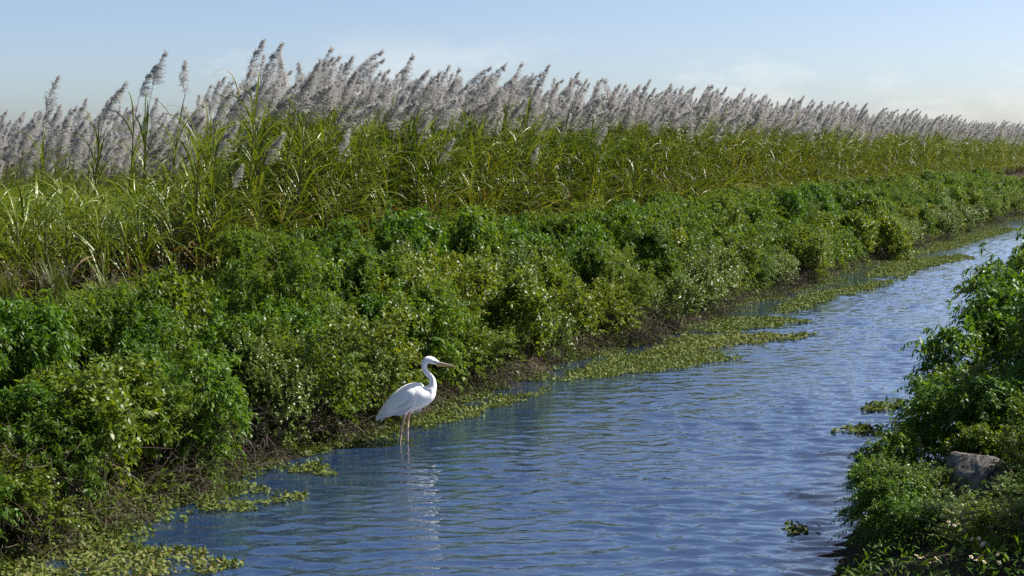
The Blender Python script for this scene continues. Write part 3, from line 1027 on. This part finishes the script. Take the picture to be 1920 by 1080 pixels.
# boulder
def boulder(name, seed, size, mat, cuts=0):
    r = np.random.default_rng(seed)
    nu, nv = 56, 32
    u = np.linspace(0, 2 * np.pi, nu, endpoint=False); v = np.linspace(0.02, np.pi - 0.02, nv)
    U, V = np.meshgrid(u, v, indexing='ij')
    D = np.stack([np.sin(V) * np.cos(U), np.sin(V) * np.sin(U), np.cos(V)], -1)
    rad = np.ones(U.shape)
    for _ in range(26):
        f = r.normal(size=3) * r.uniform(1, 4.5); ph = r.uniform(0, 6.28)
        rad += 0.10 / np.linalg.norm(f) * np.sin(D @ f + ph) * 1.6
    if cuts:
        for _ in range(cuts):
            nv_ = nrmz(r.normal(size=3)); lim = r.uniform(0.72, 0.95)
            dd = D @ nv_
            rad = np.where(dd > 0.05, np.minimum(rad, lim / np.maximum(dd, 0.05)), rad)
        rad += r.normal(0, 0.008, rad.shape)
    P = np.sign(D) * np.abs(D) ** 0.8 * rad[..., None] * np.asarray(size)
    i, j = np.meshgrid(np.arange(nu), np.arange(nv - 1), indexing='ij')
    q = np.stack([i * nv + j, i * nv + j + 1, ((i + 1) % nu) * nv + j + 1, ((i + 1) % nu) * nv + j], -1)
    bb = Buf(); bb.add(P, q)
    return link(name, bb.mesh(name, [mat]))


rp = at(1838, 920, 0.8)
rk = boulder('boulder', 5, (0.36, 0.36, 0.36), M['rock'], 11)
rk.location = rp
rk.rotation_euler = (0.1, -0.25, 0.4)
tag(rk, 'weathered grey limestone boulder half buried in vines on the right bank', 'rock')

# ------------------------------------------------------------------ floating weed
def weed_mesh(pts, seed, rad=(0.018, 0.04), tilt=0.45):
    r = np.random.default_rng(seed)
    n = len(pts)
    rr_ = r.uniform(*rad, n)
    nn = nrmz(np.array([0, 0, 1.0]) + r.normal(0, tilt, (n, 3)))
    A = nrmz(np.cross(nn, r.normal(size=(n, 3)))); B = np.cross(nn, A)
    ang = np.linspace(0, 2 * np.pi, 6, endpoint=False)
    V = pts[:, None] + rr_[:, None, None] * (A[:, None] * np.cos(ang)[None, :, None] + B[:, None] * (0.75 * np.sin(ang))[None, :, None])
    V[..., 2] = np.maximum(V[..., 2], 0.004)
    k = np.arange(n)[:, None] * 6
    q = np.stack([k + [0, 1, 2, 3], k + [0, 3, 4, 5]], 1)
    bb = Buf(); bb.add(V, q)
    # upright young leaves
    m_ = n // 7
    i0 = r.integers(0, n, m_)
    leaves(bb, pts[i0], r.normal(0, 0.5, (m_, 3)) + [0, 0, 0.8], r.normal(size=(m_, 3)), r.uniform(0.04, 0.10, m_), r.uniform(0.01, 0.02, m_), (0.2, 1, 0.0), 0.3)
    return bb


def mat_poly(name, corners, dens, seed, label, group=None, kind='stuff', rad=(0.018, 0.04)):
    """floating mat bounded by a polygon of photograph points on the water level"""
    r = np.random.default_rng(seed)
    C = np.array([at(x, y, 0.0)[:2] for x, y in corners])
    lo, hi = C.min(0), C.max(0)
    area = 0.5 * abs(np.sum(C[:, 0] * np.roll(C[:, 1], -1) - C[:, 1] * np.roll(C[:, 0], -1)))
    n = int(dens * np.prod(hi - lo))
    p = lo + (hi - lo) * r.uniform(0, 1, (n, 2))
    wobx = p + 0.10 * np.stack([np.sin(p[:, 1] * 6 + seed) + np.sin(p[:, 1] * 15), np.sin(p[:, 0] * 7 + seed)], -1)
    inside = np.zeros(n, bool)
    j = len(C) - 1
    for i in range(len(C)):
        c1 = (C[i, 1] > wobx[:, 1]) != (C[j, 1] > wobx[:, 1])
        xi = (C[j, 0] - C[i, 0]) * (wobx[:, 1] - C[i, 1]) / (C[j, 1] - C[i, 1] + 1e-9) + C[i, 0]
        inside ^= c1 & (wobx[:, 0] < xi)
        j = i
    # gaps
    f = np.sin(p[:, 0] * 5.1 + seed) * np.sin(p[:, 1] * 4.3 + 1) + 0.6 * np.sin(p[:, 0] * 11 + p[:, 1] * 9 + seed)
    keep = inside & (f > -0.95 + r.normal(0, 0.3, n))
    p = p[keep]
    pts = np.concatenate([p, r.uniform(0.014, 0.045, (len(p), 1))], -1)
    o0 = np.array([*C.mean(0), 0.0])
    bb = weed_mesh(pts - o0 * [1, 1, 0], seed, rad)
    o = link(name, bb.mesh(name, [M['weed']]), kind=kind)
    o.location = o0
    tag(o, label, 'water plants', group)
    return o


mats = [
    ([(-60, 1090), (-60, 1030), (150, 1018), (330, 1030), (420, 1048), (490, 1052), (400, 1072), (260, 1090)], 'broad floating weed mat at the near foot of the left bank'),
    ([(1050, 715), (1150, 668), (1300, 655), (1390, 672), (1290, 690), (1180, 705)], 'wide floating weed mat tapering out from the bank past the heron'),
    ([(1200, 668), (1280, 632), (1400, 628), (1545, 627), (1470, 640), (1370, 650), (1270, 664)], 'longest floating weed tongue pointing into the open water'),
    ([(1310, 625), (1360, 595), (1440, 596), (1525, 604), (1450, 614), (1370, 624)], 'short floating weed tongue behind the longest one'),
    ([(1440, 588), (1500, 555), (1580, 540), (1680, 525), (1720, 512), (1660, 536), (1560, 560), (1500, 585)], 'floating weed band along the bank beyond the tongues'),
    ([(1620, 520), (1670, 490), (1800, 478), (1830, 484), (1740, 500), (1690, 518)], 'far floating weed tongue by the pale vine mounds'),
    ([(1720, 478), (1780, 448), (1880, 428), (1910, 430), (1850, 446), (1790, 466)], 'farthest floating weed band narrowing along the bank'),
    ([(350, 968), (400, 950), (580, 928), (560, 942), (440, 962)], 'thin floating weed strip nearest the broad near mat'),
    ([(540, 890), (600, 868), (640, 880), (600, 895)], 'small floating weed patch just left behind the heron legs'),
    ([(560, 858), (600, 832), (680, 818), (745, 812), (700, 826), (630, 846)], 'floating weed strip running to the feet of the heron'),
    ([(770, 800), (850, 770), (960, 745), (1040, 728), (1000, 745), (900, 776), (830, 800)], 'floating weed strip along the bank in front of the heron'),
]
for k, (c, lab) in enumerate(mats):
    dist = at(*c[0], 0.0)[1]
    mat_poly('floating_weed_mat', c, 1250 if dist < 25 else 700, 800 + k, lab, rad=(0.012, 0.029) if dist < 25 else (0.018, 0.038))
# fringe along the whole foot of the bank
r = np.random.default_rng(55)
n = 52000
s = 7 + 94 * r.uniform(0, 1, n) ** 1.5
u = 0.1 - 1.15 * np.abs(wob(s, 1.7, 2.0)) * r.uniform(0, 1, n) ** 1.4 + r.uniform(-0.15, 0.4, n)
xy = st(s, shore_l(s) + u)
pts = np.concatenate([xy, (np.maximum(ground_z(s, shore_l(s) + u), 0) + r.uniform(0.012, 0.06, n))[:, None]], -1)
o = link('shore_weed', weed_mesh(pts, 56, (0.012, 0.032), tilt=0.6).mesh('shore_weed', [M['weed']]), kind='stuff')
o['label'] = 'fringe of small wet weeds along the left waterline'; o['category'] = 'water plants'
for k, (c, lab) in enumerate((
        ([(1478, 1000), (1480, 990), (1510, 985), (1546, 990), (1540, 1000), (1505, 1005)], 'lone floating weed clump drifting on open water'),
        ([(1562, 812), (1600, 800), (1650, 800), (1650, 815), (1600, 816)], 'floating weed clump reaching farthest out from the right bushes'),
        ([(1575, 862), (1610, 850), (1665, 846), (1665, 862), (1610, 868)], 'upper of two floating weed clumps close together under the right bushes'),
        ([(1590, 880), (1630, 870), (1670, 872), (1665, 884), (1620, 886)], 'lower of two floating weed clumps close together under the right bushes'),
        ([(1605, 765), (1640, 752), (1690, 752), (1690, 770), (1640, 772)], 'floating weed clump half under the tall right bushes'))):
    mat_poly('floating_weed_clump', c, 900, 850 + k, lab, kind='thing', rad=(0.02, 0.042))

# ------------------------------------------------------------------ heron
H_S = 469.0
def hp(X, Y, y=0.0):
    return np.array([(X - 390) / H_S, y, (705 - Y) / H_S])


heron = thing('heron', 'white heron standing in the shallows by the left bank facing the channel', 'bird', heron_p)
stn = np.array([(222, 546, 12, 14), (268, 508, 36, 36), (328, 466, 60, 55), (390, 432, 80, 68), (450, 404, 86, 74), (503, 394, 80, 70),
                (543, 384, 58, 54), (568, 352, 34, 31), (577, 322, 23, 22), (571, 291, 19, 18), (551, 265, 17, 16), (530, 240, 16.5, 15.5),
                (522, 212, 17, 15.5), (526, 187, 19.5, 17), (546, 170, 23, 20), (572, 173, 23, 20), (596, 183, 16, 14), (612, 189, 11, 9)], float)
full = catmull(stn, 4)
pts = np.stack([(full[:, 0] - 390) / H_S, np.zeros(len(full)), (705 - full[:, 1]) / H_S], -1)
ra, rb = full[:, 2] / H_S, full[:, 3] / H_S
T = nrmz(np.gradient(pts, axis=0))
# soften the frame where the spine turns up into the neck
for _ in range(3):
    T[1:-1] = nrmz(T[:-2] + 2 * T[1:-1] + T[2:])
U = np.stack([-T[:, 2], np.zeros(len(T)), T[:, 0]], -1)
SIDES = 20
ang = np.linspace(0, 2 * np.pi, SIDES, endpoint=False)
V = pts[:, None] + U[:, None] * (ra[:, None] * np.cos(ang)[None])[..., None] + np.array([0, 1.0, 0]) * (rb[:, None] * np.sin(ang)[None])[..., None]
bb = Buf()
N = len(pts)
i, j = np.meshgrid(np.arange(N - 1), np.arange(SIDES), indexing='ij')
q = np.stack([i * SIDES + j, i * SIDES + (j + 1) % SIDES, (i + 1) * SIDES + (j + 1) % SIDES, (i + 1) * SIDES + j], -1)
bb.add(V, q)
for e in (0, N - 1):
    for k in range(1, SIDES // 2):
        a0 = e * SIDES
        bb.q.append(np.array([[a0 + k - 1, a0 + k, a0 + SIDES - k - 1, a0 + (SIDES - k) % SIDES]])); bb.m.append(np.zeros(1, np.int32))
link('body', bb.mesh('body', [M['feather']]), heron)


def feather(buf, p0, p1, w, out_n, curve=0.06, mat=0):
    """one long feather blade from p0 to p1, lens-shaped, slightly cupped"""
    p0, p1 = np.asarray(p0, float), np.asarray(p1, float)
    n_ = 8
    k = np.linspace(0, 1, n_)
    d = p1 - p0; L_ = np.linalg.norm(d)
    P = p0 + d * k[:, None] + np.asarray(out_n) * (curve * L_ * np.sin(np.pi * k))[:, None]
    side = nrmz(np.cross(d / L_, out_n))
    prof = w * np.minimum(1, 0.5 + 2 * k) * np.sqrt(np.clip(1 - k ** 5, 0, 1))
    ribbons(buf, P[None], (side * prof[:, None])[None], mat, (-np.asarray(out_n) * (0.25 * prof)[:, None])[None])


for sd in (-1, 1):
    # folded wing: a smooth shell from the shoulder to the tip with layered flight feathers below it
    ws = np.array([(508, 362, 5), (490, 374, 40), (450, 392, 62), (400, 418, 64), (345, 452, 54), (290, 492, 38), (245, 528, 22), (216, 552, 6)], float)
    wf = catmull(ws, 3)
    wp = np.stack([(wf[:, 0] - 390) / H_S, np.zeros(len(wf)), (705 - wf[:, 1]) / H_S], -1)
    wh = wf[:, 2] / H_S
    Tw = nrmz(np.gradient(wp, axis=0)); Uw = np.stack([-Tw[:, 2], 0 * Tw[:, 0], Tw[:, 0]], -1)
    Uw *= np.sign(Uw[:, 2:3])
    yoff = np.interp(wf[:, 0], [216, 300, 400, 450, 515], [0.03, 0.095, 0.148, 0.16, 0.12])
    M_ = 9
    cc = np.linspace(-1, 1, M_)
    bulge = np.sqrt(np.clip(1 - cc ** 2, 0, 1))
    Vw = wp[:, None] + Uw[:, None] * (wh[:, None] * cc[None])[..., None]
    Vw[..., 1] = sd * (yoff[:, None] - 0.035 + 0.04 * bulge[None] - 0.03 * np.clip(cc, 0, 1)[None] ** 2)
    wb = Buf()
    i, j = np.meshgrid(np.arange(len(wp) - 1), np.arange(M_ - 1), indexing='ij')
    q = np.stack([i * M_ + j, i * M_ + j + 1, (i + 1) * M_ + j + 1, (i + 1) * M_ + j], -1)
    wb.add(Vw, q)
    wing = link('wing', wb.mesh('wing', [M['feather']]), heron)
    on = np.array([0, sd, 0.0])
    for k in range(13):
        f = k / 12
        X0, Y0 = 470 - 190 * f, 428 + 66 * f
        X1, Y1 = 372 - 150 * f, 522 + 36 * f - 14 * math.sin(f * 3.1)
        fbuf = Buf()
        feather(fbuf, hp(X0, Y0, sd * (0.138 - 0.075 * f + 0.002 * k)), hp(X1, Y1, sd * (0.10 - 0.07 * f + 0.0025 * (k % 3))), 0.019, on, 0.05)
        link('feather', fbuf.mesh('feather', [M['flight']]), wing)
    for k in range(9):
        f = k / 8
        fbuf = Buf()
        feather(fbuf, hp(480 - 175 * f, 385 + 80 * f, sd * (0.168 - 0.075 * f)), hp(400 - 165 * f, 458 + 62 * f, sd * (0.15 - 0.095 * f)), 0.023, on, 0.04)
        link('feather', fbuf.mesh('feather', [M['flight']]), wing)
tailb = Buf()
tail = None
for k in range(7):
    y = (k - 3) * 0.012
    feather(tailb, hp(300, 500, y), hp(232 + abs(k - 3) * 6, 562 + (k % 2) * 5, y * 1.5), 0.018, np.array([0.5, 0, 0.86]), 0.02)
link('tail', tailb.mesh('tail', [M['feather']]), heron)
# hanging breast plumes and loose back plumes
r = np.random.default_rng(91)
pb = Buf()
K = 60
f = r.uniform(0, 1, K)
X0 = 455 + 110 * f; Y0 = 470 - 80 * f + r.uniform(-18, 14, K)
p0 = np.stack([(X0 - 390) / H_S, r.normal(0, 0.035, K), (705 - Y0) / H_S], -1)
leaves(pb, p0, np.stack([-0.35 + r.normal(0, 0.18, K), r.normal(0, 0.12, K), -1 + 0 * f], -1), np.array([0, -1.0, 0]) + r.normal(0, 0.4, (K, 3)), r.uniform(0.07, 0.17, K) * (1.15 - 0.3 * f), r.uniform(0.004, 0.009, K), (0.8, 1, 0.7, 0.0), 0.12)
link('breast_plumes', pb.mesh('breast_plumes', [M['feather']]), heron, 'stuff')
# bill
def cone_loft(p0, p1, r0y, r0z, sag, mat, n=10, top=True):
    k = np.linspace(0, 1, n)
    P = np.asarray(p0)[None] * (1 - k)[:, None] + np.asarray(p1)[None] * k[:, None]
    bb_ = Buf()
    sides = 12
    an = np.linspace(0, 2 * np.pi, sides, endpoint=False)
    prof = (1 - k) ** 0.85 + 0.02
    d = nrmz(np.asarray(p1) - np.asarray(p0)); up = np.array([-d[2], 0, d[0]])
    cz = np.cos(an)
    cz = np.where((cz < 0) if top else (cz > 0), cz * 0.25, cz)
    Vv = P[:, None] + up * (prof[:, None] * cz[None] * r0z)[..., None] + np.array([0, 1.0, 0]) * (prof[:, None] * np.sin(an)[None] * r0y)[..., None]
    i, j = np.meshgrid(np.arange(n - 1), np.arange(sides), indexing='ij')
    q_ = np.stack([i * sides + j, i * sides + (j + 1) % sides, (i + 1) * sides + (j + 1) % sides, (i + 1) * sides + j], -1)
    bb_.add(Vv, q_)
    return bb_


link('upper_bill', cone_loft(hp(600, 183), hp(736, 214), 0.018, 0.014, 0, None).mesh('upper_bill', [M['bill_grey']]), heron)
link('lower_bill', cone_loft(hp(602, 193), hp(732, 216), 0.019, 0.034, 0, None, top=False).mesh('lower_bill', [M['bill_orange']]), heron)
for sd in (-1, 1):
    lb = Buf()
    P = np.array([hp(582, 178, sd * 0.0425), hp(600, 181, sd * 0.036), hp(622, 189, sd * 0.022)])
    ribbons(lb, P[None], (np.array([0, 0, 1.0]) * np.array([0.009, 0.013, 0.006])[:, None])[None])
    link('lore', lb.mesh('lore', [M['lore']]), heron)
    eb = boulder('eye', 3, (0.0085, 0.005, 0.0085), M['eye_yellow'])
    eb.parent = heron; eb.location = hp(589, 176, sd * 0.037)
    pb_ = boulder('pupil', 4, (0.0045, 0.003, 0.0045), M['eye_black'])
    pb_.parent = eb; pb_.location = (0, sd * 0.0035, 0)
# legs: feathered thigh, tan shin, grey knobbly joint, shank into the water and spread toes on the bed
bed = float(ground_z(hs, ht)) 
for (A, B_, C_, y) in (((402, 500), (374, 632), (365, 712), -0.035), ((424, 490), (412, 616), (419, 712), 0.04)):
    lg = Buf()
    up_ = bez(hp(*A, y), (hp(*A, y) + hp(*B_, y)) / 2 + [0.004, 0, 0], hp(*B_, y), 9)
    tube(lg, up_, 1.45 * np.array([0.030, 0.024, 0.017, 0.0135, 0.012, 0.0115, 0.0115, 0.0125, 0.0145]), 6, 0)
    foot = hp(*C_, y); foot[2] = min(bed + 0.012, -0.05)
    foot[0] += -0.008
    lo_ = bez(hp(*B_, y), (hp(*B_, y) + foot) / 2, foot, 9)
    tube(lg, lo_, 1.45 * np.array([0.0155, 0.0135, 0.0115, 0.0105, 0.010, 0.0098, 0.0098, 0.010, 0.011]), 6, 1)
    for a in (-0.5, 0.0, 0.5, math.pi):
        Lt = 0.10 if a != math.pi else 0.07
        tube(lg, bez(foot, foot + np.array([math.cos(a) * Lt * 0.5, math.sin(a) * Lt * 0.5, 0.012]), foot + np.array([math.cos(a) * Lt, math.sin(a) * Lt, -0.006]), 5), np.linspace(0.007, 0.003, 5), 6, 1)
    leg = link('leg', lg.mesh('leg', [M['leg_tan'], M['leg_grey']]), heron)
    tb_ = Buf()
    th_ = bez(hp(A[0] + 2, A[1] - 40, y * 1.3), hp(A[0], A[1], y), hp(A[0] - 6, A[1] + 38, y), 7)
    tube(tb_, th_, np.array([0.055, 0.056, 0.052, 0.044, 0.034, 0.024, 0.013]), 12, 0, False)
    link('thigh', tb_.mesh('thigh', [M['feather']]), leg)

# ------------------------------------------------------------------ driftwood and bare branches
def branch(name, label, pts_px, z, rad, cat='branch'):
    P = np.array([[*at(x, y, 0.0)[:2], 0.0] for x, y in pts_px])
    o0 = P[0].copy()
    # stand the drawn line up: horizontal run kept, height from z
    Q = np.zeros((len(P), 3))
    base = at(*pts_px[0], 0.0)
    depth = base[1]
    for i_, (x, y) in enumerate(pts_px):
        Q[i_] = [(x - pts_px[0][0]) / FPX * depth, 0.05 * math.sin(i_ * 2.0), (pts_px[0][1] - y) / FPX * depth]
    pth = catmull(Q, 4)
    bb_ = Buf()
    tube(bb_, pth, np.linspace(rad, rad * 0.35, len(pth)), 6)
    o_ = link(name, bb_.mesh(name, [M['drift']]))
    o_.location = base + np.array([0, 0, z])
    tag(o_, label, cat)
    return o_


branch('bare_branch', 'pale bare branch leaning out of the scrub left of the heron', [(548, 842), (556, 826), (575, 812), (592, 806), (605, 799)], 0.0, 0.014)
branch('bare_branch', 'curved pale driftwood stick at the near foot of the left bank', [(-4, 1014), (12, 1016), (28, 1008), (34, 994), (41, 983)], 0.02, 0.016)
branch('bare_branch', 'thin grey twig reaching over the water behind the heron', [(690, 822), (676, 806), (664, 794), (640, 776)], 0.0, 0.008)
branch('bare_branch', 'thin forked twig low in the dead scrub by the thin weed strip', [(360, 860), (372, 846), (380, 832)], 0.0, 0.008)

# pale flower stems on the near right bank
r = np.random.default_rng(64)
def flower_stem(p0, p1, label):
    root = thing('flower_stem', label, 'wildflower', p0, 0, 'pale wildflowers on the near right bank')
    d = np.asarray(p1) - np.asarray(p0)
    sb = Buf()
    path = bez([0, 0, 0], d * 0.5 + [0, 0, 0.12], d, 8)
    tube(sb, path, np.linspace(0.004, 0.002, 8), 5, 0, False)
    link('stem', sb.mesh('stem', [M['bark']]), root)
    lb_ = Buf()
    n_ = 10
    kk = r.integers(1, 6, n_)
    leaves(lb_, path[kk], r.normal(size=(n_, 3)) + [0, 0, 0.2], np.array([0, 0, 1.0]) + r.normal(0, 0.4, (n_, 3)), r.uniform(0.05, 0.1, n_), r.uniform(0.014, 0.026, n_), bend=0.3)
    link('foliage', lb_.mesh('foliage', [M['shrub']]), root, 'stuff')
    for h_ in range(3):
        c = path[-1] + r.normal(0, 0.03, 3) * (h_ > 0)
        fb_ = Buf()
        a_ = np.linspace(0, 2 * np.pi, 6)[:5] + r.uniform(0, 1)
        up_ = nrmz(np.array([0, -0.3, 1.0]) + r.normal(0, 0.4, 3))
        A_ = nrmz(np.cross(up_, [1, 0.2, 0.1])); B2 = np.cross(up_, A_)
        dd = A_[None] * np.cos(a_)[:, None] + B2[None] * np.sin(a_)[:, None] + up_ * 0.2
        leaves(fb_, np.tile(c, (5, 1)), dd, np.tile(up_, (5, 1)), np.full(5, 0.016), np.full(5, 0.006), (0.5, 1, 0.6))
        tube(fb_, np.array([c - up_ * 0.006, c, c + up_ * 0.006]), np.array([0.004, 0.007, 0.004]), 6, 1)
        link('flower_head', fb_.mesh('flower_head', [M['petal'], M['floret']]), root)


for px, py, dx, dy in ((1790, 985, 40, 55), (1815, 1012, 30, 70), (1755, 1046, 60, 40), (1842, 1020, 20, 60), (1870, 1040, 10, 60), (1830, 1050, 35, 50), (1725, 1046, 30, 40), (1895, 985, 15, 70)):
    p1 = at(px, py, 1.15); 
    s_, t_ = to_st(p1[:2])
    p0 = at(px + dx, py + dy, 0.8)
    s_, t_ = to_st(p0[:2])
    p0[2] = float(ground_z(s_, t_))
    flower_stem(p0, p1, 'thin stem with small cream flower heads on the near right bank')
